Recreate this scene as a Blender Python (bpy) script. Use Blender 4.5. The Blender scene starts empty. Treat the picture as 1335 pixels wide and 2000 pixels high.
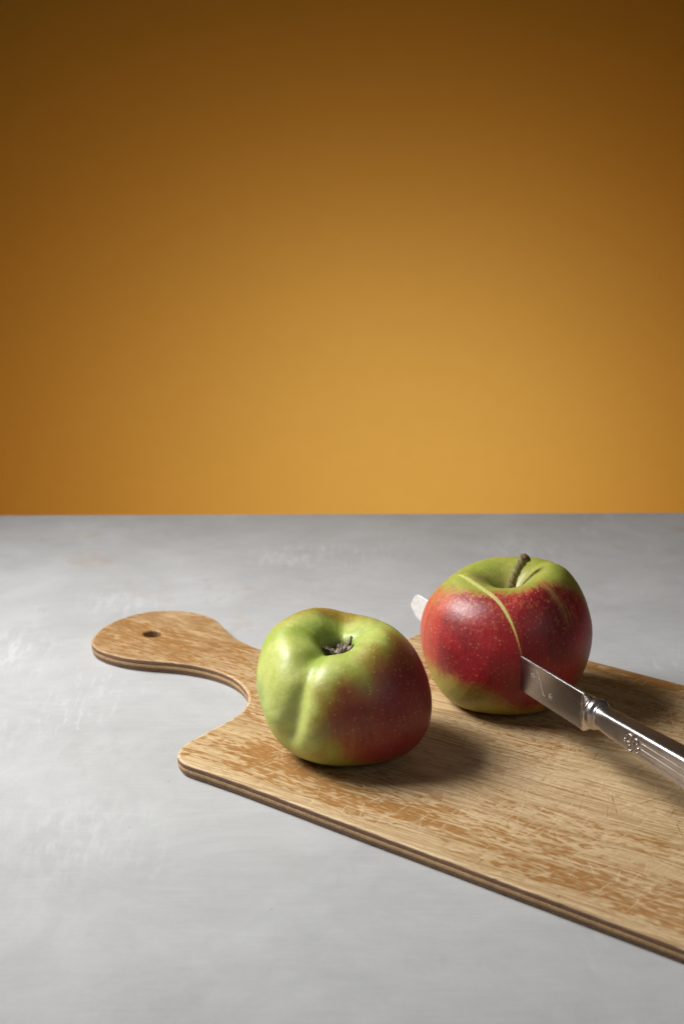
import bpy, bmesh, math, random
import numpy as np
from mathutils import Vector, Matrix

# ------------------------------------------------------------ camera, world, lamps, exposure
S = bpy.context.scene
COL = S.collection
CAM_H = 0.30; F_PX = 2808.0; PITCH = math.atan((1000-180)/F_PX); BOARD_T = 0.007
cd = bpy.data.cameras.new('camera'); cam = bpy.data.objects.new('camera', cd); COL.objects.link(cam)
cam.location = (0, 0, CAM_H); cam.rotation_euler = (math.pi/2-PITCH, 0, 0)
cd.sensor_fit = 'VERTICAL'; cd.sensor_height = 36; cd.sensor_width = 24; cd.lens = 36*F_PX/2000
cd.clip_start = .01; cd.clip_end = 50
cd.dof.use_dof = True; cd.dof.focus_distance = .665; cd.dof.aperture_fstop = 13
S.camera = cam
S.view_settings.view_transform = 'Standard'; S.view_settings.look = 'None'
S.view_settings.exposure = 0.0; S.view_settings.gamma = 1
S.render.engine = 'CYCLES'
W = bpy.data.worlds.new('World'); S.world = W; W.use_nodes = True
bg = W.node_tree.nodes['Background']; bg.inputs[0].default_value = (1, .99, .97, 1); bg.inputs[1].default_value = .035

def area(name, loc, target, sx, sy, power, col=(1, 1, 1), spread=180):
    l = bpy.data.lights.new(name, 'AREA'); l.shape = 'RECTANGLE'; l.size = sx; l.size_y = sy
    l.energy = power; l.color = col; l.spread = math.radians(spread)
    o = bpy.data.objects.new(name, l); COL.objects.link(o); o.location = loc
    o.rotation_euler = (Vector(target)-Vector(loc)).to_track_quat('-Z', 'Y').to_euler()
    return o
# the studio's softbox on the left with its grid, and the background lamps behind and below the table
def spot(name, loc, target, half, power, size, col, wide=1):
    l = bpy.data.lights.new(name, 'SPOT'); l.spot_size = math.radians(2*half); l.spot_blend = 1; l.energy = power
    l.shadow_soft_size = size; l.color = col
    o = bpy.data.objects.new(name, l); COL.objects.link(o); o.location = loc; o.scale = (wide, 1, 1)
    o.rotation_euler = (Vector(target)-Vector(loc)).to_track_quat('-Z', 'Y').to_euler()
area('key_softbox', (-.53, .77, .60), (.00, .65, .0), .46, .36, 3.02, (1, .99, .975), 80)
area('fill_card', (.50, .10, .42), (.04, .60, .03), .45, .45, .085, (1, .98, .96), 66)
spot('background_spot', (.085, 1.151, -.127), (.055, 1.62, -.17), 60, 5.2, .03, (1, 1.19, 1.7), 1.15)
spot('amber_background_spot', (.08, .20, -.672), (.047, 1.62, -.15), 24.4, 46, .03, (1, .43, .05), 1.38)

# ------------------------------------------------------------ apple shapes
def catmull(P, n):
    P=np.array(P,float); d=np.r_[0,np.cumsum(np.sqrt((np.diff(P,axis=0)**2).sum(1))**.5)]
    T=np.zeros_like(P)
    T[1:-1]=(P[2:]-P[:-2])/(d[2:]-d[:-2])[:,None]; T[0]=(P[1]-P[0])/(d[1]-d[0]); T[-1]=(P[-1]-P[-2])/(d[-1]-d[-2])
    q=np.linspace(0,d[-1],n*8); i=np.clip(np.searchsorted(d,q,side='right')-1,0,len(P)-2)
    h=(d[i+1]-d[i])[:,None]; t=((q-d[i])/h[:,0])[:,None]
    C=(2*t**3-3*t**2+1)*P[i]+(t**3-2*t**2+t)*h*T[i]+(-2*t**3+3*t**2)*P[i+1]+(t**3-t**2)*h*T[i+1]
    s=np.r_[0,np.cumsum(np.sqrt((np.diff(C,axis=0)**2).sum(1)))]
    qq=np.linspace(0,s[-1],n)
    return np.stack([np.interp(qq,s,C[:,k]) for k in range(2)],1)
def adiff(a,b): return (a-b+180)%360-180
def gauss(x,s): return np.exp(-.5*(x/s)**2)
def sstep(x,a,b):
    t=np.clip((x-a)/(b-a),0,1); return t*t*(3-2*t)
PROF={'green':[(0.004,.50),(.10,.515),(.15,.58),(.20,.69),(.27,.78),(.38,.838),(.51,.864),(.64,.82),(.79,.68),(.92,.45),(.985,.2),(1,-.02),(.975,-.26),(.905,-.5),(.79,-.70),(.63,-.845),(.48,-.90),(.36,-.88),(.22,-.78),(.1,-.66),(.004,-.62)],
      'red':[(0.004,.50),(.05,.51),(.11,.57),(.19,.67),(.29,.765),(.40,.825),(.52,.84),(.66,.79),(.81,.65),(.92,.45),(.985,.2),(1,-.02),(.98,-.24),(.915,-.48),(.81,-.68),(.67,-.83),(.53,-.89),(.40,-.88),(.25,-.79),(.1,-.68),(.004,-.65)]}
def apple_grid(kind,nth,nph,a,k):
    pr=catmull(PROF[kind],nth)
    rho=np.repeat(pr[:,:1],nph,1); z=np.repeat(pr[:,1:],nph,1)
    az=np.repeat(np.linspace(-180,180,nph,endpoint=False)[None,:],nth,0)   # 0 = towards the camera, + = right
    ti=np.repeat(np.linspace(0,1,nth)[:,None],nph,1)
    if kind=='green':
        top=sstep(z,-.75,.15)*sstep(rho,.06,.3); rim=gauss(rho-.46,.2)*(z>0)
        f=0*az
        f-=.090*gauss(adiff(az,-35+8*z),5.2)*sstep(z,-.8,-.1)*sstep(rho,.12,.45)
        f+=.040*gauss(adiff(az,-54+5*z),10)*top+.040*gauss(adiff(az,-18+8*z),11)*top
        f-=.020*gauss(adiff(az,22),14)*top
        f+=.020*gauss(adiff(az,62),24)*top
        f-=.028*gauss(adiff(az,112),18)*top
        f+=.02*gauss(adiff(az,150),18)*top
        f-=.03*gauss(adiff(az,-100),18)*top*.6
        rho=rho*(1+f)
        z=z-rim*(.05*gauss(adiff(az,-8),40)+.085*gauss(adiff(az,-35),11)+.17*gauss(adiff(az,170),20)+.05*gauss(adiff(az,112),18))
        z=z+rim*(.05*gauss(adiff(az,-62),22)+.03*gauss(adiff(az,-8),15)+.07*gauss(adiff(az,62),28)+.05*gauss(adiff(az,-135),28))
    else:
        top=sstep(rho,.05,.3)*sstep(z,-.2,.6)
        rim=gauss(rho-.44,.2)*(z>0)
        f=.012*np.cos(np.radians(5*az+40))*sstep(z,.9,-.9)+.008*np.cos(np.radians(3*az-30))
        f-=.03*gauss(adiff(az,118),12)*top
        rho=rho*(1+f)
        z=z-rim*(.05*gauss(adiff(az,122),14)+.06*gauss(adiff(az,-25),30)+.03*gauss(adiff(az,-120),14))
        z=z+rim*(.05*gauss(adiff(az,85),24)+.03*gauss(adiff(az,160),25)+.02*gauss(adiff(az,-80),30))
    ar=np.radians(az)
    V=np.stack([rho*np.sin(ar)*a,-rho*np.cos(ar)*a,z*a*k],-1)
    if kind=='green':                       # the core leans towards the camera and a little to the left
        t=np.radians(14)*sstep(z,-.7,.4); y=V[...,1]*np.cos(t)-V[...,2]*np.sin(t); zz=V[...,2]*np.cos(t)+V[...,1]*np.sin(t)
        t=np.radians(8)*sstep(z,-.7,.4); x=V[...,0]*np.cos(t)-zz*np.sin(t); zz=zz*np.cos(t)+V[...,0]*np.sin(t)
        V=np.stack([x,y,zz],-1)
    return V,az,ti,rho
def warp(V,C,G):
    """smooth egg-ness: scale radii by direction round the line of sight (G: 36 factors)"""
    w=C-np.array([0,0,CAM_H]); w=w/np.linalg.norm(w)
    r=np.cross(w,[0,0,1.]); r/=np.linalg.norm(r); u=np.cross(r,w)
    x=V@r; y=V@u; d=V@w; rr=np.sqrt(x*x+y*y); s2=rr**2/(rr**2+d**2+1e-12)
    al=np.degrees(np.arctan2(y,x))%360
    g=np.interp(al,np.r_[np.arange(0,360,360/len(G)),360],np.r_[G,G[0]])
    return V*(1+(g-1)*s2)[...,None]
def project(P):
    c,s=np.cos(PITCH),np.sin(PITCH); Q=P-np.array([0,0,CAM_H])
    zc=Q[...,1]*c-Q[...,2]*s; yc=Q[...,1]*s+Q[...,2]*c
    return np.stack([667.5+F_PX*Q[...,0]/zc,1000-F_PX*yc/zc],-1)
def ground(V,C):
    lo=V[...,2].min(); want=BOARD_T-.0003-C[2]
    return np.concatenate([V[...,:2],np.where(V[...,2:]<0,V[...,2:]*(want/lo),V[...,2:])],-1)

# ------------------------------------------------------------ helpers
rng = np.random.default_rng(7)
_TAB = [np.random.default_rng(100+i).random((256, 256)) for i in range(24)]
def vnoise(x, y, seed):
    T = _TAB[seed % 24]; x = np.asarray(x, float)+seed*37.7; y = np.asarray(y, float)+seed*11.3
    xi = np.floor(x).astype(int); yi = np.floor(y).astype(int); fx = x-xi; fy = y-yi
    fx = fx*fx*(3-2*fx); fy = fy*fy*(3-2*fy)
    g = lambda a, b: T[a % 256, b % 256]
    return (g(xi, yi)*(1-fx)+g(xi+1, yi)*fx)*(1-fy)+(g(xi, yi+1)*(1-fx)+g(xi+1, yi+1)*fx)*fy
def fbm(x, y, seed, n=4):
    s = 0; a = .5; t = 0
    for i in range(n): s = s+a*vnoise(x*2**i, y*2**i, seed+i); t += a; a *= .5
    return s/t
def mixc(a, b, f): return a+(np.asarray(b, float)-a)*f[..., None]

def mesh_obj(name, V, F, mat, parent=None, smooth=True, attrs=None):
    """V (n,3); F list of arrays of quads / tris"""
    me = bpy.data.meshes.new(name); V = np.asarray(V, np.float32).reshape(-1, 3)
    F = [np.asarray(f, np.int32) for f in (F if isinstance(F, list) else [F])]
    idx = np.concatenate([f.ravel() for f in F]); cnt = np.concatenate([np.full(len(f), f.shape[1]) for f in F])
    me.vertices.add(len(V)); me.vertices.foreach_set('co', V.ravel())
    me.loops.add(len(idx)); me.loops.foreach_set('vertex_index', idx)
    me.polygons.add(len(cnt)); me.polygons.foreach_set('loop_start', np.r_[0, np.cumsum(cnt)[:-1]].astype(np.int32))
    me.update(calc_edges=True); me.validate()
    me.polygons.foreach_set('use_smooth', np.full(len(me.polygons), smooth))
    for k, a in (attrs or {}).items():
        a = np.asarray(a, np.float32)
        if a.ndim == 2:
            t = me.attributes.new(k, 'FLOAT_COLOR', 'POINT')
            t.data.foreach_set('color', np.c_[a, np.ones(len(a))].astype(np.float32).ravel())
        else:
            t = me.attributes.new(k, 'FLOAT', 'POINT'); t.data.foreach_set('value', a)
    if mat: me.materials.append(mat)
    o = bpy.data.objects.new(name, me); COL.objects.link(o)
    if parent: o.parent = parent
    return o
def grid_faces(nr, nc, wrap=False, off=0):
    i = np.arange(nr-1)[:, None]; j = np.arange(nc if wrap else nc-1)[None, :]; j2 = (j+1) % nc
    return np.stack([i*nc+j, i*nc+j2, (i+1)*nc+j2, (i+1)*nc+j], -1).reshape(-1, 4)+off
def empty(name, loc, rz, label, cat):
    o = bpy.data.objects.new(name, None); COL.objects.link(o); o.location = loc; o.rotation_euler = (0, 0, rz)
    o.empty_display_size = .02; o['label'] = label; o['category'] = cat
    return o
def tube(P, R, n=10, flat=1.0, side=None):
    """closed tapered tube along P; flat<1 squashes it along the side vector"""
    P = np.asarray(P, float); R = np.broadcast_to(np.asarray(R, float), (len(P),))
    T = np.gradient(P, axis=0); T /= np.linalg.norm(T, axis=1)[:, None]
    up = np.array(side if side is not None else (0, 0, 1.)); V = []
    for p, t, r in zip(P, T, R):
        a = np.cross(t, up)
        if np.linalg.norm(a) < 1e-6: a = np.cross(t, (1, 0, 0))
        a /= np.linalg.norm(a); b = np.cross(a, t); th = np.linspace(0, 2*np.pi, n, endpoint=False)
        V.append(p+r*(np.cos(th)[:, None]*a+flat*np.sin(th)[:, None]*b))
    V = np.concatenate(V); m = len(P)
    F4 = grid_faces(m, n, True); k = len(V); V = np.r_[V, [P[0]], [P[-1]]]
    j = np.arange(n); j2 = (j+1) % n
    F3 = np.r_[np.stack([j2, j, np.full(n, k)], 1), np.stack([(m-1)*n+j, (m-1)*n+j2, np.full(n, k+1)], 1)]
    return V, F4, F3
def join(parts):
    V = []; F = {}; o = 0
    for v, *fs in parts:
        V.append(v)
        for f in fs: F.setdefault(f.shape[1], []).append(f+o)
        o += len(v)
    return np.concatenate(V), [np.concatenate(f) for f in F.values()]

class N:
    """small node-graph helper"""
    def __init__(s, name):
        s.m = bpy.data.materials.new(name); s.m.use_nodes = True; s.t = s.m.node_tree; s.t.nodes.clear()
        s.out = s.n('ShaderNodeOutputMaterial'); s.b = s.n('ShaderNodeBsdfPrincipled'); s.l(s.b.outputs[0], s.out.inputs[0])
    def n(s, typ, **kw):
        x = s.t.nodes.new(typ)
        for k, v in kw.items(): setattr(x, k, v)
        return x
    def l(s, a, b): s.t.links.new(a, b)
    def put(s, sock, v):
        if isinstance(v, (int, float)): sock.default_value = v
        elif isinstance(v, (tuple, list)): sock.default_value = (*v, 1) if len(v) == 3 and sock.type == 'RGBA' else v
        else: s.l(v, sock)
    def attr(s, name, out='Fac'): return s.n('ShaderNodeAttribute', attribute_name=name).outputs[out]
    def coord(s, scale=(1, 1, 1), rot=(0, 0, 0)):
        c = s.n('ShaderNodeTexCoord').outputs['Object']; m = s.n('ShaderNodeMapping')
        m.inputs['Scale'].default_value = scale; m.inputs['Rotation'].default_value = rot; s.l(c, m.inputs[0]); return m.outputs[0]
    def noise(s, vec, scale, detail=4, rough=.55, dist=0):
        x = s.n('ShaderNodeTexNoise'); s.l(vec, x.inputs['Vector']); x.inputs['Scale'].default_value = scale
        x.inputs['Detail'].default_value = detail; x.inputs['Roughness'].default_value = rough; x.inputs['Distortion'].default_value = dist
        return x.outputs['Fac']
    def ramp(s, f, stops):
        r = s.n('ShaderNodeValToRGB'); s.put(r.inputs[0], f); e = r.color_ramp.elements
        while len(e) < len(stops): e.new(.5)
        for q, (p, c) in zip(e, stops): q.position = p; q.color = (*c, 1) if not isinstance(c, (int, float)) else (c, c, c, 1)
        return r.outputs[0]
    def mix(s, f, a, b, mode='MIX'):
        x = s.n('ShaderNodeMix', data_type='RGBA', blend_type=mode); s.put(x.inputs[0], f); s.put(x.inputs[6], a); s.put(x.inputs[7], b)
        return x.outputs[2]
    def math(s, op, a, b=0., c=0.):
        x = s.n('ShaderNodeMath', operation=op)
        for i, v in enumerate((a, b, c)): s.put(x.inputs[i], v)
        return x.outputs[0]
    def bump(s, h, strength, dist, prev=None):
        x = s.n('ShaderNodeBump'); s.put(x.inputs['Strength'], strength); x.inputs['Distance'].default_value = dist
        s.put(x.inputs['Height'], h)
        if prev: s.l(prev, x.inputs['Normal'])
        return x.outputs[0]
    def set(s, **kw):
        for k, v in kw.items(): s.put(s.b.inputs[k.replace('_', ' ')], v)
        return s.m

# ------------------------------------------------------------ table top and backdrop
def make_table_mat():
    k = N('limewashed_grey'); c = k.coord()
    big = k.noise(k.coord((1, 1.15, 1)), 13, 7, .68, .5)
    brush = k.noise(k.coord((6, 60, 1), (0, 0, .06)), 8, 5, .6, .3)
    brush2 = k.noise(k.coord((50, 9, 1), (0, 0, .35)), 6, 5, .62, .5)
    mott = k.noise(c, 45, 6, .65, .4)
    col = k.ramp(big, [(.30, (.355, .358, .358)), (.5, (.405, .408, .408)), (.70, (.455, .459, .462))])
    col = k.mix(k.math('MULTIPLY', k.ramp(brush, [(.42, 0.), (.75, 1.)]), .15), col, (.53, .535, .535))
    # scraped whitish strokes in places
    sel = k.math('MULTIPLY', k.ramp(brush2, [(.53, 0.), (.66, 1.)]), k.ramp(k.noise(c, 8, 3, .5, .8), [(.56, 0.), (.68, 1.)]))
    col = k.mix(k.math('MULTIPLY', sel, .30), col, (.62, .625, .63))
    sel2 = k.math('MULTIPLY', k.ramp(k.noise(k.coord((30, 10, 1), (0, 0, -.2)), 5, 4, .6), [(.52, 0.), (.62, 1.)]), k.ramp(k.noise(c, 11, 3, .5, 1.2), [(.36, 1.), (.45, 0.)]))
    col = k.mix(k.math('MULTIPLY', sel2, .45), col, (.36, .355, .345))
    col = k.mix(k.ramp(mott, [(.3, .16), (.62, 0.)]), col, (.31, .312, .308))
    fine = k.noise(k.coord((28, 620, 1), (0, 0, .03)), 1, 4, .65)
    col = k.mix(k.ramp(fine, [(.36, .07), (.5, 0.)]), col, (.33, .328, .32)); col = k.mix(k.ramp(fine, [(.56, 0.), (.74, .10)]), col, (.58, .585, .585))
    # scraped patches where the wash has been rubbed thin
    for (px_, py_, r_, rot, amt) in ((-.037, -.10, .035, .5, .55), (-.012, -.085, .014, 1.2, .6), (.128, -.09, .04, .4, .5), (-.20, -.27, .045, 1.3, .7), (-.135, -.19, .04, .8, .4), (-.19, -.38, .04, 1.2, .5), (-.12, -.48, .05, .3, .35)):
        ds = k.n('ShaderNodeVectorMath', operation='DISTANCE'); k.l(c, ds.inputs[0]); ds.inputs[1].default_value = (px_, py_, 0)
        msk = k.ramp(k.math('DIVIDE', ds.outputs['Value'], r_), [(.25, 1.), (1., 0.)])
        strk = k.ramp(k.noise(k.coord((190, 45, 1), (0, 0, rot)), 1, 5, .65, .4), [(.47, 0.), (.62, 1.)])
        col = k.mix(k.math('MULTIPLY', k.math('MULTIPLY', msk, strk), amt*.5), col, (.66, .67, .68))
    # faint brown hairline and specks
    w = k.n('ShaderNodeTexWave', wave_type='BANDS', bands_direction='DIAGONAL'); k.l(k.coord((1, 1, 1), (0, 0, .2)), w.inputs[0])
    w.inputs['Scale'].default_value = 1.1; w.inputs['Distortion'].default_value = 3.2; w.inputs['Detail'].default_value = 4; w.inputs['Detail Scale'].default_value = 6
    hair = k.math('MULTIPLY', k.ramp(w.outputs['Fac'], [(.988, 0.), (.999, 1.)]), k.ramp(k.noise(c, 22, 3), [(.5, 0.), (.62, 1.)]))
    col = k.mix(k.math('MULTIPLY', hair, .35), col, (.36, .25, .17))
    v = k.n('ShaderNodeTexVoronoi'); k.l(c, v.inputs['Vector']); v.inputs['Scale'].default_value = 60
    sp = k.math('MULTIPLY', k.math('LESS_THAN', v.outputs['Distance'], .035), k.math('GREATER_THAN', k.noise(c, 31, 2), .56))
    col = k.mix(k.math('MULTIPLY', sp, .55), col, (.22, .19, .16))
    nrm = k.bump(k.mix(.75, brush, k.noise(c, 260, 4, .65)), .10, .0016)
    return k.set(Base_Color=col, Roughness=k.math('MULTIPLY_ADD', mott, .16, .42), Normal=nrm, Specular_IOR_Level=.42)
YAW = math.atan(.0133)
def slab(name, x0, x1, y0, y1, z0, z1, mat, bev, rz=0, loc=(0, 0, 0)):
    bm = bmesh.new(); bmesh.ops.create_cube(bm, size=1)
    for v in bm.verts: v.co = Vector(((x0, x1)[v.co.x > 0], (y0, y1)[v.co.y > 0], (z0, z1)[v.co.z > 0]))
    bmesh.ops.bevel(bm, geom=bm.edges[:], offset=bev, segments=3, profile=.5, affect='EDGES')
    me = bpy.data.meshes.new(name); bm.to_mesh(me); bm.free(); me.materials.append(mat)
    for p in me.polygons: p.use_smooth = False
    o = bpy.data.objects.new(name, me); COL.objects.link(o); o.rotation_euler = (0, 0, rz); o.location = loc; o['kind'] = 'structure'
    return o
slab('tabletop', -.95, .95, -1.06, 0, -.028, 0, make_table_mat(), .0012, YAW, (0, 1.0226, 0))
def make_wall_mat():
    k = N('ochre_paint'); c = k.coord()
    col = k.ramp(k.mix(.4, k.noise(c, 3, 4, .5), k.noise(c, 60, 4, .6)), [(.3, (.55, .322, .041)), (.7, (.59, .346, .045))])
    return k.set(Base_Color=col, Roughness=.75, Specular_IOR_Level=.25, Normal=k.bump(k.noise(c, 240, 4, .65), .12, .002))
slab('backdrop', -1.7, 1.7, 1.62, 1.64, -.75, 1.9, make_wall_mat(), .002)

# ------------------------------------------------------------ cutting board (local x along the grain, y across, mm -> m)
board = empty('cutting_board', (-.02670, .56243, 0), -.6562, 'worn amber plywood chopping board with a rounded paddle handle and hanging hole', 'cutting board')
NEAR = [(-215, 111), (-214.2, 103), (-211.5, 94), (-207.5, 85.5), (-202.5, 78.5), (-197, 74.2), (-190, 71.6), (-180, 70.9), (-169, 72.5), (-157.6, 76.7), (-147.9, 81.6), (-136.8, 86), (-124, 88.5), (-111.4, 88.2), (-100.7, 85.4), (-91.4, 80.6), (-83.6, 74.6), (-77.5, 67), (-73, 57.5), (-71.2, 48), (-70.7, 37.5), (-70.4, 26.5), (-69.9, 16.5), (-68.2, 9.8), (-65, 4.2), (-61, 1), (-55, -1), (-41.8, -.6), (-20, 0), (30, 0), (110, .2), (260, 0)]
FAR = [(-215, 111), (-214.2, 120.5), (-211.3, 129.5), (-207.5, 135.2), (-202, 140.2), (-192.7, 145.2), (-180.2, 147), (-169.2, 144.8), (-157.8, 138.6), (-143.4, 131.1), (-131.8, 127.7), (-120.4, 126.2), (-108, 127), (-97, 131), (-88, 137), (-80, 145), (-73.5, 155), (-69, 166), (-66.3, 178), (-65.2, 190), (-64.4, 200), (-62.5, 209), (-59, 215.5), (-53, 219.8), (-44, 221.5), (-20, 221.6), (60, 221.6), (260, 221.2)]
nc = catmull(NEAR, 1600); fc = catmull(FAR, 1600)
nc[:, 0] = np.maximum.accumulate(nc[:, 0]+np.arange(1600)*1e-6); fc[:, 0] = np.maximum.accumulate(fc[:, 0]+np.arange(1600)*1e-6)
RIM = 1.5
def inset(c, sgn):
    t = np.gradient(c, axis=0); t /= np.linalg.norm(t, axis=1)[:, None]; n = np.stack([t[:, 1], -t[:, 0]], 1)*sgn; return c-n*RIM
u_t = np.r_[-215+RIM+np.linspace(0, 1, 46)[:-1]**2*8.5, np.arange(-205, -82, .5), np.arange(-82, -58, .12), np.arange(-58, 245.1, .5)]
ni = inset(nc, 1); fi = inset(fc, -1)
ni[:, 0] = np.maximum.accumulate(ni[:, 0]); fi[:, 0] = np.maximum.accumulate(fi[:, 0])
va = np.interp(u_t, ni[:, 0], ni[:, 1]); vb = np.interp(u_t, fi[:, 0], fi[:, 1]); tipw = .9*np.sqrt(np.maximum(0, u_t-u_t[0])); va = np.where(u_t < -150, np.minimum(va, 111-tipw), va); vb = np.where(u_t < -150, np.maximum(vb, 111+tipw), vb); va[0] = vb[0] = 111
NT = 540; NU = len(u_t)
tt = np.linspace(0, 1, NT)[None, :]
U = np.repeat(u_t[:, None], NT, 1); Vv = va[:, None]*(1-tt)+vb[:, None]*tt
# hanging hole: push the grid out of it, ring by ring
HC = np.array([-183.3, 107.0]); HR = 5.1
du = U-HC[0]; dv = Vv-HC[1]; rr = np.hypot(du, dv)+1e-9
in_h = rr < HR
# pattern fields --------------------------------------------------
RES = .25; RU0, RV0 = -220, -5
sc_l = np.zeros((1900, 950)); sc_d = np.zeros_like(sc_l)
def scratch(A, u, v, ang, L, val, curve=0):
    n = int(L/.12)+2; s = np.linspace(-.5, .5, n); a = math.radians(ang)
    x = u+np.cos(a)*s*L-np.sin(a)*curve*s*s*L; y = v+np.sin(a)*s*L+np.cos(a)*curve*s*s*L
    i = ((x-RU0)/RES); j = ((y-RV0)/RES); ok = (i > 1) & (i < 1897) & (j > 1) & (j < 947)
    w = val*np.minimum(1, (0.5-abs(s))*6)*(.6+.4*np.sin(s*n*.05+u))
    ii = i[ok].astype(int); jj = j[ok].astype(int); np.maximum.at(A, (ii, jj), np.abs(w[ok]))
R_ = np.random.default_rng(3)
for _ in range(620):
    u = R_.normal(95, 62); v = R_.uniform(45, 205)
    scratch(sc_l, u, v, R_.normal(78, 26), R_.uniform(6, 46), R_.uniform(.25, .9), R_.normal(0, .08))
for _ in range(110):
    scratch(sc_l, R_.uniform(20, 190), R_.normal(160, 25), R_.normal(95, 22), R_.uniform(8, 30), R_.uniform(.5, 1), R_.normal(0, .15))
for _ in range(150):
    scratch(sc_l, R_.uniform(-30, 190), R_.uniform(8, 60), R_.normal(80, 22), R_.uniform(5, 22), R_.uniform(.5, 1), R_.normal(0, .1))
for _ in range(60):
    scratch(sc_d, R_.uniform(20, 190), R_.uniform(40, 150), R_.normal(88, 25), R_.uniform(8, 30), R_.uniform(.3, .9), R_.normal(0, .05))
for u, v, a, L in ((118, 82, 125, 18), (92, 125, 80, 22), (150, 78, 128, 14), (66, 110, 62, 30), (122, 122, 75, 26)): scratch(sc_d, u, v, a, L, 1)
for A_ in (sc_l, sc_d):
    for ax_ in (0, 1): A_[:] = np.maximum(A_, .75*np.roll(A_, 1, ax_))
def samp(A, u, v):
    x = (u-RU0)/RES; y = (v-RV0)/RES; i = np.clip(x.astype(int), 0, 1898); j = np.clip(y.astype(int), 0, 948); a = x-i; b = y-j
    return A[i, j]*(1-a)*(1-b)+A[i+1, j]*a*(1-b)+A[i, j+1]*(1-a)*b+A[i+1, j+1]*a*b
def board_pattern(u, v):
    wob = (fbm(u/40, v/25, 2)-.5)*6
    v0 = v; v = v-.085*u
    s1 = vnoise(u/5.2, (v+wob)/.95, 3); s2 = vnoise(u/2.6, (v+wob)/.62, 4); s3 = vnoise(u/17, (v+wob)/2.2, 5)
    patch = fbm(u/38, v/15, 6, 3)
    val = .36*s1+.30*s2+.16*s3+.44*patch; fine = vnoise(u/2.4, (v+wob)/.5, 13)
    v = v0
    bias = .12*gauss(v-22, 11)*(u > -40)+.05*gauss(v-42, 16)*sstep(u, 40, 90)-.12*gauss(v-95, 42)*sstep(u, -30, 30)-.05
    bias += .16*sstep(v, 206, 216)+.06*sstep(v, 130, 170)
    bias += .05*sstep(u, -150, -200)+.02*sstep(u, -60, -110)
    bias -= .35*(1-sstep(v, 2.5, 9))*(u > -60)
    s2 = s2; vg = v-.085*u+wob; fiber = vnoise(u/42, vg/.62, 8)*.6+vnoise(u/13, vg/.5, 9)*.4
    L = samp(sc_l, u, v); D = samp(sc_d, u, v)
    amber = (.25*sstep(val+bias, .58, .66)+.75*sstep(val+bias, .655, .735)*(.72+.28*sstep(s2, .3, .7)))*(1-.8*np.clip(L, 0, 1))
    fleck = sstep(fine*.45+s2*.35+fiber*.3+.25*(patch-.5), .62, .76)
    tone = fbm(u/70, v/30, 12, 3)
    return amber, fleck, fiber, L, D, tone
def board_attrs(u, v):
    amber, fleck, fiber, L, D, tone = board_pattern(u, v)
    dirt = 1-np.clip(np.hypot(u-135, (v-3.6)*1.2)/1.2, 0, 1)
    dk = np.clip(np.maximum(D, sstep(dirt, .2, .6)*1.4), 0, 1.4)
    hand = sstep(u, -70, -150)
    return dict(amber=amber.ravel(), fleck=fleck.ravel(), fiber=fiber.ravel(), scratch=np.clip(L, 0, 1).ravel(), cut=dk.ravel(), tone=tone.ravel(), handled=hand.ravel())
def make_wood_top():
    k = N('worn_birch_face'); A = k.attr
    fine = k.noise(k.coord((60, 1500, 300)), 1, 3, .6)
    col = k.mix(A('tone'), (.50, .355, .185), (.64, .475, .275))
    col = k.mix(k.ramp(A('fiber'), [(.22, .85), (.60, 0.)]), col, (.30, .17, .066))
    col = k.mix(k.math('MULTIPLY', A('fleck'), .46), col, (.26, .125, .04))
    col = k.mix(k.math('MULTIPLY', A('amber'), .86), col, k.mix(A('tone'), (.26, .103, .017), (.34, .152, .03)))
    col = k.mix(k.math('MULTIPLY', A('handled'), k.ramp(k.noise(k.coord((60, 150, 1)), 1, 4, .6), [(.38, .25), (.62, .8)])), col, (.255, .125, .04))
    col = k.mix(k.math('MULTIPLY', A('scratch'), .58), col, (.68, .52, .32))
    col = k.mix(k.math('MULTIPLY', k.math('MINIMUM', A('cut'), 1.), .55), col, (.13, .06, .022))
    col = k.mix(k.ramp(fine, [(.35, .30), (.6, 0.)]), col, (.25, .14, .055))
    h = k.math('SUBTRACT', k.math('ADD', k.math('MULTIPLY', A('fiber'), .5), k.math('MULTIPLY', fine, .4)), k.math('ADD', k.math('MULTIPLY', A('scratch'), .6), A('cut')))
    h = k.math('ADD', h, k.math('MULTIPLY', A('amber'), .35))
    r = k.math('MULTIPLY_ADD', A('amber'), -.17, .58)
    return k.set(Base_Color=col, Roughness=r, Specular_IOR_Level=.4, Normal=k.bump(h, .32, .0006))
M_top = make_wood_top()
# grid with hole
ring_push = np.where(in_h, HR/rr, 1.0)                       # vertices inside move to the rim (their faces vanish)
near_rim = (rr >= HR) & (rr < HR+1.0)
Uh = np.where(in_h, HC[0]+du*ring_push, U); Vh = np.where(in_h, HC[1]+dv*ring_push, Vv)
Z = np.full_like(U, BOARD_T*1000)
dr = np.clip((HR+1.3-np.hypot(Uh-HC[0], Vh-HC[1]))/1.3, 0, 1); Z -= .75*dr*dr
Z += .10*(fbm(U/60, Vv/60, 15, 2)-.5)                          # not perfectly flat
G3 = np.stack([Uh, Vh, Z], -1)
Fg = grid_faces(NU, NT); fin = in_h.ravel()[Fg].all(1); Fg = Fg[~fin][:, ::-1]
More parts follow.
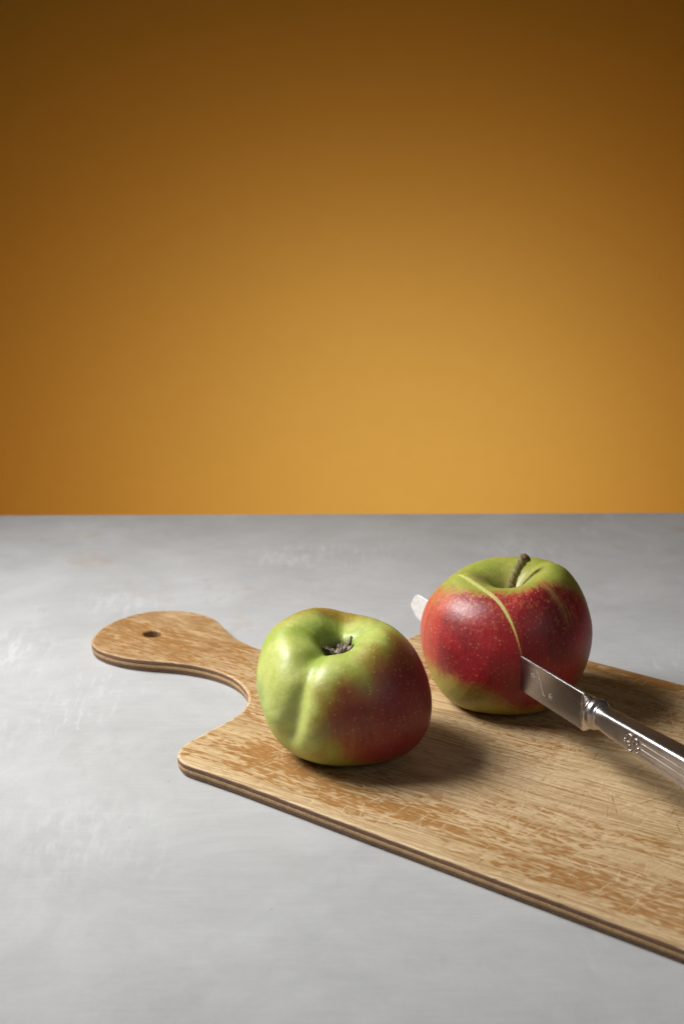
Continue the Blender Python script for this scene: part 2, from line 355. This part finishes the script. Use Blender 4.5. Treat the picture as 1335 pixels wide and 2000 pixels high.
# boundary loop: near side forwards, end, far side backwards
LI = np.r_[np.arange(NU)*NT, (NU-1)*NT+np.arange(1, NT-1, 8), ((NU-1)*NT+NT-1)-np.arange(NU)*NT][:-1]
P = G3.reshape(-1, 3)[LI]; keep = np.r_[True, np.linalg.norm(np.diff(P[:, :2], axis=0), axis=1) > 1e-4]; keep[-1] &= np.linalg.norm(P[-1, :2]-P[0, :2]) > 1e-3; LI = LI[keep]; P = P[keep]
d = np.roll(P, -1, 0)-np.roll(P, 1, 0); seg = d[:, :2]/np.linalg.norm(d[:, :2], axis=1)[:, None]
nx = np.stack([seg[:, 1], -seg[:, 0]], 1)
for _ in range(6): nx = (np.roll(nx, 1, 0)+2*nx+np.roll(nx, -1, 0)); nx /= np.linalg.norm(nx, axis=1)[:, None]
cs = np.cumsum(np.r_[0, np.linalg.norm(np.diff(P[:, :2], axis=0), axis=1)])
wv = .22*(vnoise(cs/22, 0*cs, 16)-.5)+.08*(vnoise(cs/3, 0*cs, 17)-.5)      # hand-sanded edge
def ring(off, z): return np.c_[P[:, :2]+nx*(off+wv)[:, None] if np.ndim(off) else P[:, :2]+nx*(off+wv[:, None]), np.full(len(P), z) if np.ndim(z) == 0 else z]
rim_rings = [P]
for a in (.25, .5, .75, 1.0, 1.25, 1.5):
    rim_rings.append(ring(RIM*math.sin(a), 0*P[:, 2]+P[:, 2]-RIM*.42*(1-math.cos(a))))
zt = BOARD_T*1000
rim_rings.append(ring(RIM, zt-.95)); rim_rings.append(ring(RIM-3, zt-.95))
m = len(P); base = NU*NT
RV = np.concatenate(rim_rings[1:])
ext = np.r_[LI, base+np.arange(len(RV))].reshape(len(rim_rings), m)
i = np.arange(len(rim_rings)-1)[:, None]; j = np.arange(m)[None, :]; j2 = (j+1) % m
Fr = np.stack([ext[i, j], ext[i+1, j], ext[i+1, j2], ext[i, j2]], -1).reshape(-1, 4)
# hole wall
nh = 72; th = np.linspace(0, 2*np.pi, nh, endpoint=False)
HV = np.concatenate([np.c_[HC[0]+np.cos(th)*(HR+e), HC[1]+np.sin(th)*(HR+e), np.full(nh, z)] for e, z in ((.12, zt-.62), (-.04, zt-1.0), (-.08, zt-1.8), (-.05, zt-3), (-.05, zt-5), (0, .15))])
Fh = grid_faces(6, nh, True, base+len(RV))
Vt = np.concatenate([G3.reshape(-1, 3), RV, HV])
att = board_attrs(Vt[:, 0], Vt[:, 1])
rimw = np.zeros(len(Vt)); rimw[base:base+len(RV)] = 1
att['amber'] *= 1-.8*rimw; att['fleck'] *= 1-.7*rimw; att['tone'] = np.where(rimw > 0, .75+.25*att['tone'], att['tone'])
att['cut'][base+len(RV):] = .35
mesh_obj('face_veneer', Vt/1000, [Fg, Fr, Fh], M_top, board, True, att)
def make_ply(name, c1, c2):
    k = N(name); n1 = k.noise(k.coord((220, 220, 2600)), 1, 4, .65); n2 = k.noise(k.coord((900, 900, 500)), 1, 3, .6); n3 = k.noise(k.coord((18, 18, 60)), 1, 4, .6)
    col = k.mix(k.ramp(n1, [(.3, 0.), (.7, 1.)]), c1, c2)
    col = k.mix(k.ramp(n2, [(.36, .55), (.55, 0.)]), col, tuple(x*.45 for x in c1))
    col = k.mix(k.ramp(n3, [(.45, 0.), (.7, .45)]), col, tuple(min(1, x*1.25) for x in c2))
    return k.set(Base_Color=col, Roughness=.55, Normal=k.bump(n2, .4, .0005))
M_dark = make_ply('end_grain_ply', (.115, .05, .026), (.20, .095, .046))
M_light = make_ply('long_grain_ply', (.33, .19, .075), (.48, .31, .14))
M_pale = make_ply('pale_veneer', (.45, .28, .12), (.58, .40, .2))
def ply(name, z0, z1, o0, o1, mat):
    rs = [ring(RIM-3, z0), ring(RIM+o0-.06, z0), ring(RIM+o0, z0+.12), ring(RIM+(o0+o1)/2+.02, (z0+z1)/2), ring(RIM+o1, z1-.12), ring(RIM+o1-.06, z1), ring(RIM-3, z1)]
    V = np.concatenate(rs); q = grid_faces(len(rs), m, True)
    k = len(rs)-1; j = np.arange(m); j2 = (j+1) % m
    q = np.r_[q[:, ::-1], np.stack([j, j2, k*m+j2, k*m+j], 1)[:, ::-1]]
    return mesh_obj(name, V/1000, q[:, ::-1], mat, board, True)
ply('dark_ply', zt-2.75, zt-.96, -.02, .02, M_dark)
ply('core_ply', zt-4.35, zt-2.76, .02, .03, M_light)
ply('dark_ply', zt-6.15, zt-4.36, -.55, -.02, M_dark)
ply('back_veneer', .05, zt-6.16, -1.5, -.6, M_pale)

# ------------------------------------------------------------ apples
def make_skin(name):
    k = N(name); c = k.coord(); col = k.attr('skin_color', 'Color'); spot = k.attr('spotty')
    def dots(scale, thr, seed):
        v = k.n('ShaderNodeTexVoronoi'); mp = k.n('ShaderNodeMapping'); mp.inputs['Location'].default_value = (seed, seed*.7, 0); k.l(k.n('ShaderNodeTexCoord').outputs['Object'], mp.inputs[0]); k.l(mp.outputs[0], v.inputs['Vector'])
        v.inputs['Scale'].default_value = scale
        rad = k.math('MULTIPLY', k.n('ShaderNodeSeparateColor').outputs[0], 1.)
        sep = k.n('ShaderNodeSeparateColor'); k.l(v.outputs['Color'], sep.inputs[0])
        rad = k.math('MULTIPLY_ADD', sep.outputs[0], thr, thr*.35)
        mr = k.n('ShaderNodeMapRange'); k.put(mr.inputs[0], v.outputs['Distance']); k.put(mr.inputs[1], rad); k.put(mr.inputs[2], k.math('MULTIPLY', rad, .45)); mr.inputs[3].default_value = 0; mr.inputs[4].default_value = 1
        return mr.outputs[0]
    d1 = dots(520, .24, 0); d2 = dots(380, .19, 3.1)
    dd = k.math('MULTIPLY', k.math('MAXIMUM', d1, d2), spot)
    mot = k.noise(c, 380, 4, .6)
    col = k.mix(k.ramp(mot, [(.35, .26), (.6, 0.)]), col, k.mix(1., col, (.62, .62, .55), 'MULTIPLY'))
    col = k.mix(k.math('MULTIPLY', dd, .34), col, (.68, .60, .30))
    h = k.noise(c, 700, 3, .6)
    nrm = k.bump(k.noise(c, 120, 3, .5), .18, .0010, k.bump(h, .40, .00028))
    return k.set(Base_Color=col, Roughness=k.math('MULTIPLY_ADD', mot, .20, .34), Specular_IOR_Level=.5, Normal=nrm,
                 Subsurface_Weight=.06, Subsurface_Scale=.004, Subsurface_Radius=(1., .5, .2), Coat_Weight=.05, Coat_Roughness=.35)
M_skin = make_skin('apple_skin')
GW = {'green': [0.964, 0.935, 0.921, 0.912, 0.905, 0.895, 0.875, 0.87, 0.885, 0.922, 0.986, 1.024, 1.029, 1.042, 1.066, 1.063, 1.035, 1.015, 0.996, 0.971, 0.966, 0.986, 1.017, 1.055, 1.084, 1.097, 1.106, 1.109, 1.11, 1.122, 1.137, 1.139, 1.125, 1.093, 1.045, 1.001], 'red': [1.0, 1.001, 0.998, 1.006, 1.025, 1.055, 1.076, 1.042, 1.0, 0.997, 1.002, 0.988, 0.969, 0.949, 0.938, 0.954, 0.983, 0.998, 1.0, 0.995, 0.996, 1.007, 1.035, 1.077, 1.11, 1.11, 1.091, 1.084, 1.086, 1.095, 1.098, 1.066, 1.023, 1.003, 0.996, 0.995]}
def unit(az, el): a, e = math.radians(az), math.radians(el); return np.array([math.sin(a)*math.cos(e), -math.cos(a)*math.cos(e), math.sin(e)])
def close_apple(V):
    nth, nph = V.shape[:2]; v = V.reshape(-1, 3); F = grid_faces(nth, nph, True)[:, ::-1]; j = np.arange(nph); j2 = (j+1) % nph; k = len(v)
    v = np.r_[v, [V[0].mean(0)], [V[-1].mean(0)]]
    b = (nth-1)*nph
    return v, F, np.r_[np.stack([j, j2, np.full(nph, k)], 1), np.stack([b+j2, b+j, np.full(nph, k+1)], 1)]
def cap(a): return np.r_[a.reshape(-1, *a.shape[2:]), a[0].mean(0)[None], a[-1].mean(0)[None]]

# --- green apple, standing on its stem end
C1 = np.array([0.00077, 0.61591, 0.0368])
V, az, ti, rho = apple_grid('green', 230, 440, 4.09431703e-02, 8.17907388e-01); zn = V[..., 2]/(4.09431703e-02*8.17907388e-01)
V = ground(warp(V, C1, GW['green']), C1)
nrm = V/np.linalg.norm(V, axis=-1)[..., None]
st = fbm(az/5.6, ti*3.2, 2)*.6+fbm(az/1.9, ti*5, 5)*.4; bl = fbm(az/24, ti*7, 9)
b3 = fbm(nrm[..., 0]*3.1+nrm[..., 1]+7, nrm[..., 2]*2.6+9, 20, 5); ang = np.degrees(np.arccos(np.clip(nrm@unit(60, -10), -1, 1)))+(st-.5)*5+(b3-.5)*44+14*sstep(zn, .35, .8)
r = 1-sstep(ang, 30, 96)
r *= .35+.65*sstep(zn, -.88, -.55); r *= 1-.85*gauss(rho, .30)*(zn > 0)
r = np.maximum(r, .42*gauss(adiff(az, -170), 40)*gauss(zn-.85, .22)*sstep(rho, .3, .6)*(.6+.8*st))
green = mixc(np.broadcast_to(np.array([.45, .49, .12]), V.shape).copy(), (.31, .385, .06), sstep(bl, .35, .7))
green = mixc(green, (.22, .32, .045), .75*gauss(rho, .26)*(zn > 0))
col = mixc(green, (.30, .235, .035), sstep(r, .05, .36))
col = mixc(col, (.31, .085, .028), sstep(r, .30, .62)); col = mixc(col, (.25, .028, .024), sstep(r, .55, .95))
col = col*(1-.22*(r*sstep(fbm(az/.9, ti*3.5, 17, 3), .48, .72)))[..., None]; col = mixc(col, (.085, .075, .03), sstep(rho, .25, .10)*(zn > 0)*.85)
tri = gauss(np.hypot(adiff(az, 63)*.55, (rho-.36)*40*(zn > 0)+99*(zn <= 0)), 1.1); col = mixc(col, (.45, .36, .2), .7*tri)
spot = .55+.45*sstep(zn, -.3, .7)*sstep(rho, .2, .45); spot *= np.where(zn < -.2, .8, 1)
g_apple = empty('apple', (C1[0], C1[1], BOARD_T), 0, 'green apple with a dull red cheek, lying stem down with its dried calyx on top', 'apple')
v, F, F3 = close_apple(V+[0, 0, C1[2]-BOARD_T])
mesh_obj('body', v, [F, F3], M_skin, g_apple, True, dict(skin_color=cap(col), spotty=cap(spot)))
def make_dry(name, c1, c2, rough=.85):
    k = N(name); n1 = k.noise(k.coord((1, 1, 1)), 700, 4, .65)
    return k.set(Base_Color=k.ramp(n1, [(.3, c1), (.68, c2)]), Roughness=rough, Specular_IOR_Level=.2, Normal=k.bump(n1, .6, .0006))
M_sepal = make_dry('dried_sepal', (.11, .075, .06), (.36, .29, .24))
ctop = V[0].mean(0)+[0, 0, C1[2]-BOARD_T]
Pp = [ctop+np.array([0, 0, z]) for z in (-.0012, .0008, .0024, .0034)]
calyx = mesh_obj('calyx', *(lambda q: (q[0], [q[1], q[2]]))(tube(Pp, [.0022, .0024, .0017, .0008], 12)), M_sepal, g_apple)
def sepal(az_, L, rise, curl, w, twist):
    a = math.radians(az_); dr_ = np.array([math.sin(a), -math.cos(a), 0]); sd = np.array([math.cos(a), math.sin(a), 0]); t = np.linspace(0, 1, 14)
    rad = .0005+.86*L*t; zz = rise*t+curl*t*t
    cen = ctop+np.array([0, 0, .0016])+dr_*rad[:, None]+np.array([0, 0, 1])*zz[:, None]+sd*(twist*t*t*L)[:, None]
    ww = 1.7*w*(1-t)**.55*(.55+.9*t)*(1+.22*np.sin(t*17+az_)); V = []
    for s_, dz in ((-1, .0004), (-.35, -.0001), (.35, -.0001), (1, .0004)):
        V.append(cen+sd*(s_*ww)[:, None]+np.array([0, 0, 1])*(dz*(1+2*t)+.0002*np.sin(t*11+s_*2))[:, None])
    top = np.stack(V, 1); bot = top-np.array([0, 0, .00035]); loop = np.concatenate([top, bot[:, ::-1]], 1)
    q = grid_faces(14, 8, True); return mesh_obj('sepal', loop.reshape(-1, 3), [q, np.array([[0, 1, 6, 7], [1, 2, 5, 6], [2, 3, 4, 5]])], M_sepal, calyx)
for s_ in ((-98, .0078, .0020, .0004, .0011, .15), (-72, .0060, .0008, .0012, .0010, -.3), (122, .0080, .0034, .0022, .0009, .1), (97, .0072, .0016, .0020, .0010, -.25), (48, .0066, .0004, .0006, .0019, .2), (-10, .0048, -.0002, .0004, .0010, .3), (-40, .0050, 0, .0008, .0009, -.2), (172, .0042, .0018, .001, .0010, 0)): sepal(*s_)

# --- red apple, cut from above by the knife
C2 = np.array([0.08204, 0.67303, 0.04052]); KE = np.array([.08440, .63010, .04576]); KD = np.array([.45962, -.88811, 0.])
KN = np.array([-KD[1], KD[0], 0])                                   # points to the right of the blade, away from the camera
V, az, ti, rho = apple_grid('red', 330, 620, 0.04260563, 0.89028339); zn = V[..., 2]/(0.04260563*0.89028339)
V = ground(warp(V, C2, GW['red']), C2)
nrm = V/np.linalg.norm(V, axis=-1)[..., None]
Wd = V+C2; rel = Wd-KE; dist = rel@KN+.11*(rel[..., 2])*(rel[..., 2] > 0)   # signed distance to the cut
sl = -(rel@KD)                                                         # along the blade, towards its tip
open_ = sstep(sl, -.004, .012)*(1-sstep(sl, .040, .058))*(rel[..., 2] > -.004)
wcut = .00105*np.clip(open_, 0, 1)
inner = sstep(dist, -.0001, -.0001-1e-6-wcut)                         # 1 on the left half beyond the gap
push = .0016*np.clip(open_, 0, 1)*np.where(dist < 0, np.minimum(1, -dist/np.maximum(wcut, 1e-5))*np.exp(-np.maximum(0, -dist-wcut)/.012), 0)
push *= sstep(rel[..., 2], -.004, .010); V = V-nrm*push[..., None]
cutm = (wcut > .00015)*sstep(dist, .00025, -.00005)*sstep(dist, -wcut-.0003, -wcut)
st = fbm(az/4.2, ti*2.6, 3)*.55+fbm(az/1.5, ti*4.5, 6)*.45; bl = fbm(az/26, ti*6, 11)
thr = .56+.08*gauss(adiff(az, -90), 40)+.20*gauss(adiff(az, 100), 34)+.4*gauss(adiff(az, 180), 60)-.06*gauss(adiff(az, 35), 16)
sk = fbm(az/2.2, ti*70, 14, 3); crown = (1-sstep(rho+(st-.5)*.16+(bl-.5)*.22+(sk-.5)*.22, thr-.13, thr+.11))*(zn > .1)
low = -.62+.30*gauss(adiff(az, -48), 32)-.12*gauss(adiff(az, 20), 30)
foot = (1-sstep(zn+(st-.5)*.12+(bl-.5)*.3+(sk-.5)*.18, low-.20, low+.20))
cheek = .85*gauss(adiff(az, 66), 10+4*bl)*sstep(zn, .25, -.15)*sstep(st+bl, .7, 1.15)
red = mixc(np.broadcast_to(np.array([.38, .016, .022]), V.shape).copy(), (.22, .010, .015), sstep(bl, .4, .75))
red = mixc(red, (.50, .11, .05), np.clip(.8*sstep(-adiff(az, 0), 48, 85)*(.5+st)+.22*sstep(st, .55, .85)*sstep(zn, -.1, .6)+.3*sstep(sk, .6, .8)*sstep(zn, 0, .6), 0, 1))
red = mixc(red, (.42, .17, .05), np.clip(.6*sstep(crown, 0, .12)+.5*sstep(sk, .56, .75)*gauss(zn-.66, .16), 0, .8))
red = red*(1-.20*sstep(fbm(az/.8+.6*bl, ti*3.5, 18, 3), .48, .72))[..., None]
col = mixc(red, mixc(np.broadcast_to(np.array([.27, .325, .045]), V.shape).copy(), (.40, .34, .08), sstep(sk, .42, .72)*.6+.4*sstep(st, .5, .7)), crown); col = mixc(col, (.36, .31, .05), np.clip(foot, 0, 1)); col = mixc(col, (.34, .16, .03), np.clip(cheek, 0, 1))
scar = gauss(adiff(az, 34+22*(rho-.5)), 3.2)*sstep(rho, .42, .6)*sstep(zn, .30, .55)*sstep(st, .36, .58); col = mixc(col, (.40, .22, .07), .75*np.clip(scar, 0, 1))
rus = sstep(rho+(st-.5)*.25, .42, .12)*(zn > 0)*(.35+.65*gauss(adiff(az, 45), 60)); col = mixc(col, (.33, .25, .11), .75*np.clip(rus, 0, 1))
col = mixc(col, (.20, .12, .07), .6*gauss(adiff(az, -70), 22)*gauss(rho-.36, .07)*(zn > .4))
col = mixc(col, mixc(np.broadcast_to(np.array([.40, .30, .065]), V.shape).copy(), (.49, .46, .145), sstep(rel[..., 2], .004, .020)), cutm)
spot = .40+.30*sstep(zn, -.2, .6); spot *= 1-.6*crown; spot *= 1-cutm
r_apple = empty('apple', (C2[0], C2[1], BOARD_T), 0, 'red apple with green crown and stem, pierced by the silver knife', 'apple')
v, F, F3 = close_apple(V+[0, 0, C2[2]-BOARD_T]); cm = cap(cutm); isc = cm[F].mean(1) > .5
at = dict(skin_color=cap(col), spotty=cap(spot))
mesh_obj('body', v, [F[~isc], F3], M_skin, r_apple, True, at)
use = np.unique(F[isc]); mp = np.full(len(v), -1); mp[use] = np.arange(len(use))
mesh_obj('cut_flesh', v[use], mp[F[isc]], M_skin, r_apple, True, {k_: a[use] for k_, a in at.items()})['label'] = 'pale curved cut line'
M_stem = make_dry('stem_bark', (.11, .085, .035), (.29, .25, .095), .7)
stb = V[0].mean(0)+[0, 0, C2[2]-BOARD_T]
sp = np.array([(0, 0, -.002), (.0002, 0, .003), (.0008, 0, .0075), (.0022, .0002, .012), (.0042, .0004, .0162), (.0060, .0006, .0190), (.0068, .0007, .0202), (.0072, .0007, .0208)])
tq = np.linspace(0, 1, 40); sP = np.stack([np.interp(tq, np.linspace(0, 1, 8), sp[:, k_]) for k_ in range(3)], 1)
for _ in range(4): sP[1:-1] = (sP[:-2]+2*sP[1:-1]+sP[2:])/4
sR = np.interp(tq, [0, .15, .5, .8, .9, .96, 1], [.0025, .0021, .0020, .0024, .0030, .0030, .0018])*(1+.07*np.sin(tq*31)+.05*np.sin(tq*57+1))
q = tube(stb+sP+[.0012, 0, 0], sR, 18); q[0][:-2] += .00010*(rng.random((len(q[0])-2, 3))-.5)
stem = mesh_obj('stem', q[0], [q[1], q[2]], M_stem, r_apple)
M_tip = make_dry('stem_end', (.08, .045, .03), (.24, .15, .09))
q = tube([stb+[.0012, 0, 0]+sP[-1]+o_ for o_ in np.array([(-.0006, 0, -.0012), (-.0002, 0, -.0002), (.0002, 0, .0006), (.0004, 0, .0009)])], [.0026, .0028, .0022, .0011], 14)
q[0][:] += .0004*(rng.random(q[0].shape)-.5); mesh_obj('stem_tip', q[0], [q[1], q[2]], M_tip, stem)

# ------------------------------------------------------------ table knife (local x: tip -> handle, z up, -y faces the camera side)
RZ = math.atan2(KD[1], KD[0])
knife = empty('table_knife', (KE[0], KE[1], KE[2]), RZ, 'old silver handled table knife stuck through the red apple', 'knife')
def make_blade():
    k = N('brushed_steel'); s = k.noise(k.coord((60, 1, 5200)), 1, 4, .6); s2 = k.noise(k.coord((14, 1, 900)), 1, 3, .6)
    r = k.math('ADD', k.math('MULTIPLY_ADD', s, .10, .17), k.math('MULTIPLY', s2, .06)); tg = k.n('ShaderNodeTangent', direction_type='UV_MAP'); tg.uv_map = 'UVMap'
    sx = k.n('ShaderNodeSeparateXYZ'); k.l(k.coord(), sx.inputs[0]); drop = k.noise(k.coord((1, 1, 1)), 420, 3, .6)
    juice_glint = k.math('MULTIPLY', k.ramp(k.math('MULTIPLY', sx.outputs[0], -10.), [(.66, 0.), (.76, 1.)]), k.ramp(drop, [(.30, .5), (.5, .74)]))   # bright reflection painted white into the tip's colour, along with juice spots
    met = k.mix(k.ramp(s, [(.35, 0.), (.65, 1.)]), (.36, .335, .315), (.50, .47, .45)); r = k.math('MULTIPLY_ADD', juice_glint, .25, r)
    return k.set(Base_Color=k.mix(juice_glint, met, (.86, .86, .85)), Metallic=k.math('SUBTRACT', 1., juice_glint), Roughness=r, Normal=k.bump(s, .08, .0003), Anisotropic=.55, Anisotropic_Rotation=.25, Tangent=tg.outputs[0])
def make_silver():
    k = N('tarnished_silver'); c = k.coord(); n1 = k.noise(c, 900, 4, .7); n2 = k.noise(k.coord((1, 1, 1)), 90, 4, .6)
    col = k.ramp(n2, [(.3, (.36, .325, .30)), (.7, (.50, .465, .44))]); col = k.mix(k.ramp(n1, [(.3, .5), (.5, 0.)]), col, (.33, .27, .23))
    return k.set(Base_Color=col, Metallic=1., Roughness=k.math('MULTIPLY_ADD', n1, .18, .25), Normal=k.bump(n1, .12, .0002))
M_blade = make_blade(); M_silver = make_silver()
# blade: spine straight, belly curves up to a rounded tip
xs = np.r_[-.1035+.012*(1-np.cos(np.linspace(0, np.pi/2, 22)))[:-1], np.linspace(-.0915, .0495, 70)]
spn = -.0075*np.clip((-.0945-xs)/.009, 0, 1)**2.2
low_ = np.interp(xs, [-.1035, -.098, -.088, -.07, -.03, 0, .0495], [-.0090, -.0132, -.0150, -.0160, -.0168, -.0175, -.0182])
low_[0] = spn[0]-.0012
for _ in range(3): low_[1:-1] = (low_[:-2]+2*low_[1:-1]+low_[2:])/4
pf = np.r_[0, .004, .012, .024, .040, .062, np.linspace(.1, 1, 20)]; thk = np.interp(pf, [0, .004, .012, .024, .040, .062, .5, .85, 1], [.00020, .00042, .00060, .00072, .00078, .00080, .00055, .00028, .00006])
tw = np.interp(xs, [-.1035, -.09, .05], [.35, .62, 1.35])
rows = []
for sgn, order in ((-1, slice(None)), (1, slice(None, None, -1))):
    for kk in np.arange(26)[order]:
        rows.append(np.stack([xs, sgn*thk[kk]*tw, spn+(low_-spn)*pf[kk]], 1))
L_ = np.stack(rows, 1); nb = L_.shape[1]
Vb = L_.reshape(-1, 3); Fb = grid_faces(len(xs), nb, True)
e1 = np.array([[kk, kk+1, nb-2-kk, nb-1-kk] for kk in range(25)]); e2 = e1+(len(xs)-1)*nb
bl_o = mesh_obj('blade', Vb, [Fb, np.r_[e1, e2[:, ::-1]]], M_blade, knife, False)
uvl = bl_o.data.uv_layers.new(name='UVMap')
li = np.empty(len(bl_o.data.loops), np.int32); bl_o.data.loops.foreach_get('vertex_index', li)
co = np.empty(len(bl_o.data.vertices)*3, np.float32); bl_o.data.vertices.foreach_get('co', co); co = co.reshape(-1, 3)
uvl.data.foreach_set('uv', np.ascontiguousarray(co[li][:, [0, 2]]*10).ravel())
# etched maker's mark: two small figures and a slanting script word, thin strokes lying on the steel
k = N('etched_steel'); M_etch = k.set(Base_Color=(.55, .52, .49), Metallic=1., Roughness=.5)
strokes = []
def st_(pts): strokes.append([(x/1000, z/1000) for x, z in pts])
mx, mz = 17.0, -9.0                                   # centre of the word on the blade
W_ = lambda pts: st_([(mx+p*.75+q_*.42, mz-p*1.28+q_*.36) for p, q_ in pts])
W_([(-4.6, -.2), (-3.4, -.3), (-1.6, -.55), (.4, -.75)])
W_([(-3.6, .3), (-3.9, 1.2), (-3.2, 1.5), (-3.0, .6), (-2.5, 1.4), (-2.6, .4)])
W_([(-2.3, .3), (-1.7, 1.2), (-1.9, .2), (-1.3, .2), (-.9, 1.), (-1.1, .1), (-.5, .1), (-.2, .9), (-.4, 0), (.2, 0), (.6, .8), (.4, -.1), (1.0, -.1), (1.2, .7)])
W_([(1.6, -.6), (1.9, 1.0), (2.4, .2), (2.9, -.9), (2.2, -1.2), (2.4, -.1), (3.4, .8)])
W_([(2.4, -1.0), (3.0, .1), (3.5, 1.6)])
for cx, cz in ((10.6, -6.6), (24.6, -11.6)):
    for a_ in (20, 80, 140): ca, sa = math.cos(math.radians(a_)), math.sin(math.radians(a_)); st_([(cx-1.6*ca, cz-1.6*sa), (cx, cz), (cx+1.6*ca, cz+1.6*sa)])
ps = []
for s_ in strokes:
    a = np.array(s_); pts = []
    for (x0, z0), (x1, z1) in zip(a[:-1], a[1:]):
        for f in np.linspace(0, 1, 5)[:-1]: pts.append((x0+(x1-x0)*f, z0+(z1-z0)*f))
    pts.append(tuple(a[-1])); pts = np.array(pts)
    pr_ = np.clip(-pts[:, 1]/.0178, 0, 1); y = -np.interp(pr_, pf, thk)*np.interp(pts[:, 0], xs, tw)-.00002
    ps.append(tube(np.c_[pts[:, 0], y, pts[:, 1]], .00019, 6, .35, (0, 1, 0)))
mesh_obj('maker_mark', *join(ps), M_etch, bl_o)
AX = -.0066                                            # the handle's axis below the spine
def loft(name, st, mat, nn=96, relief=None, parent=knife):
    """st rows: x, half height, half width, squareness, z centre"""
    st = np.array(st); x = st[:, 0]
    th = np.linspace(0, 2*np.pi, nn, endpoint=False); V = []
    for xx, h, w, e, zc in st:
        c, s = np.cos(th), np.sin(th); rr_ = (np.abs(c)**e+np.abs(s)**e)**(-1/e)
        o = relief(xx, th) if relief is not None else 0
        V.append(np.stack([np.full(nn, xx), (w*rr_+o)*c, zc+(h*rr_+o)*s], 1))
    V = np.concatenate(V); n_ = len(st); F = grid_faces(n_, nn, True); j = np.arange(nn); j2 = (j+1) % nn; kq = len(V)
    V = np.r_[V, [[x[0], 0, st[0, 4]]], [[x[-1], 0, st[-1, 4]]]]
    return mesh_obj(name, V, [F, np.r_[np.stack([j2, j, np.full(nn, kq)], 1), np.stack([(n_-1)*nn+j, (n_-1)*nn+j2, np.full(nn, kq+1)], 1)]], mat, parent)
k = N('polished_steel'); M_bol = k.set(Base_Color=(.55, .53, .51), Metallic=1., Roughness=k.math('MULTIPLY_ADD', k.noise(k.coord(), 500, 3), .2, .16))
loft('bolster', [(.0478, .0086, .0011, 6, -.0091), (.0490, .0088, .0014, 5, -.0091), (.0506, .0088, .0024, 3.4, -.0090), (.0524, .0083, .0038, 2.6, -.0084), (.0540, .0077, .0050, 2.2, -.0078), (.0556, .0071, .0057, 2.1, -.0073), (.0564, .0069, .0059, 2.1, AX), (.0566, .0060, .0050, 2.1, AX)], M_bol)
X = np.r_[np.linspace(.0562, .064, 40), np.linspace(.0642, .168, 240)]
hp = [(.0562, .0058, .0050), (.0566, .0067, .0058), (.0580, .0071, .0062), (.0596, .0070, .0061), (.0606, .0063, .0055), (.0612, .0056, .0049), (.0618, .0060, .0052), (.0626, .0053, .0046), (.066, .0050, .0043), (.074, .0051, .0044), (.085, .0056, .0047), (.100, .0062, .0052), (.120, .0069, .0057), (.145, .0080, .0064), (.158, .0083, .0066), (.164, .0076, .006), (.167, .005, .004), (.168, .001, .001)]
hp = np.array(hp); hh = np.interp(X, hp[:, 0], hp[:, 1]); ww_ = np.interp(X, hp[:, 0], hp[:, 2])
for _ in range(2): hh[1:-1] = (hh[:-2]+2*hh[1:-1]+hh[2:])/4; ww_[1:-1] = (ww_[:-2]+2*ww_[1:-1]+ww_[2:])/4
sq = np.interp(X, [.056, .062, .072, .16], [2.1, 2.3, 5.5, 6.0])
def relief(xx, th):
    a = np.degrees(th); on = sstep(np.array(xx), .0925, .0955)*(1-sstep(np.array(xx), .150, .158)); o = 0*th
    for side in (0, 180):
        dd = adiff(a, side)
        # sunk lines part each flat side into broad raised reeds
        o = o-.00030*on*(gauss(dd-24, 2.4)+gauss(dd+24, 2.4)+gauss(dd, 2.2))+.00004*on*(gauss(dd-12, 6)+gauss(dd+12, 6))
    return o
handle = loft('handle', np.c_[X, hh, ww_, sq, np.full(len(X), AX)], M_silver, 240, relief)
# scroll ornament at the head of the reeds, on both sides
ps = []
def spiral(cx, cz, r0, turns, start, flip, side, r=.00055):
    t = np.linspace(0, 1, 34); a = math.radians(start)+flip*t*turns*2*np.pi; rd = r0*(1-.82*t)
    x = cx+rd*np.cos(a); z = cz+rd*np.sin(a); h_ = np.interp(x, X, hh); w_ = np.interp(x, X, ww_); e = 5.5
    y = side*w_*np.clip(1-np.abs(np.clip((z)/h_, -1, 1))**e, 0, 1)**(1/e)
    ps.append(tube(np.c_[x, y, z+AX], r*(1-.45*t), 8, 1.0, (0, 1, 0)))
for side in (-1, 1):
    for cx, cz, r0, turns, s0, fl in ((.0868, .0008, .0027, .95, 40, 1), (.0918, .0012, .0023, .9, 220, -1), (.0872, -.0026, .0017, .8, 320, -1), (.0928, -.0022, .0015, .8, 60, 1), (.0838, -.0010, .0010, .7, 90, -1)):
        spiral(cx, cz, r0, turns, s0, fl, side)
mesh_obj('scroll_ornament', *join(ps), M_silver, handle)
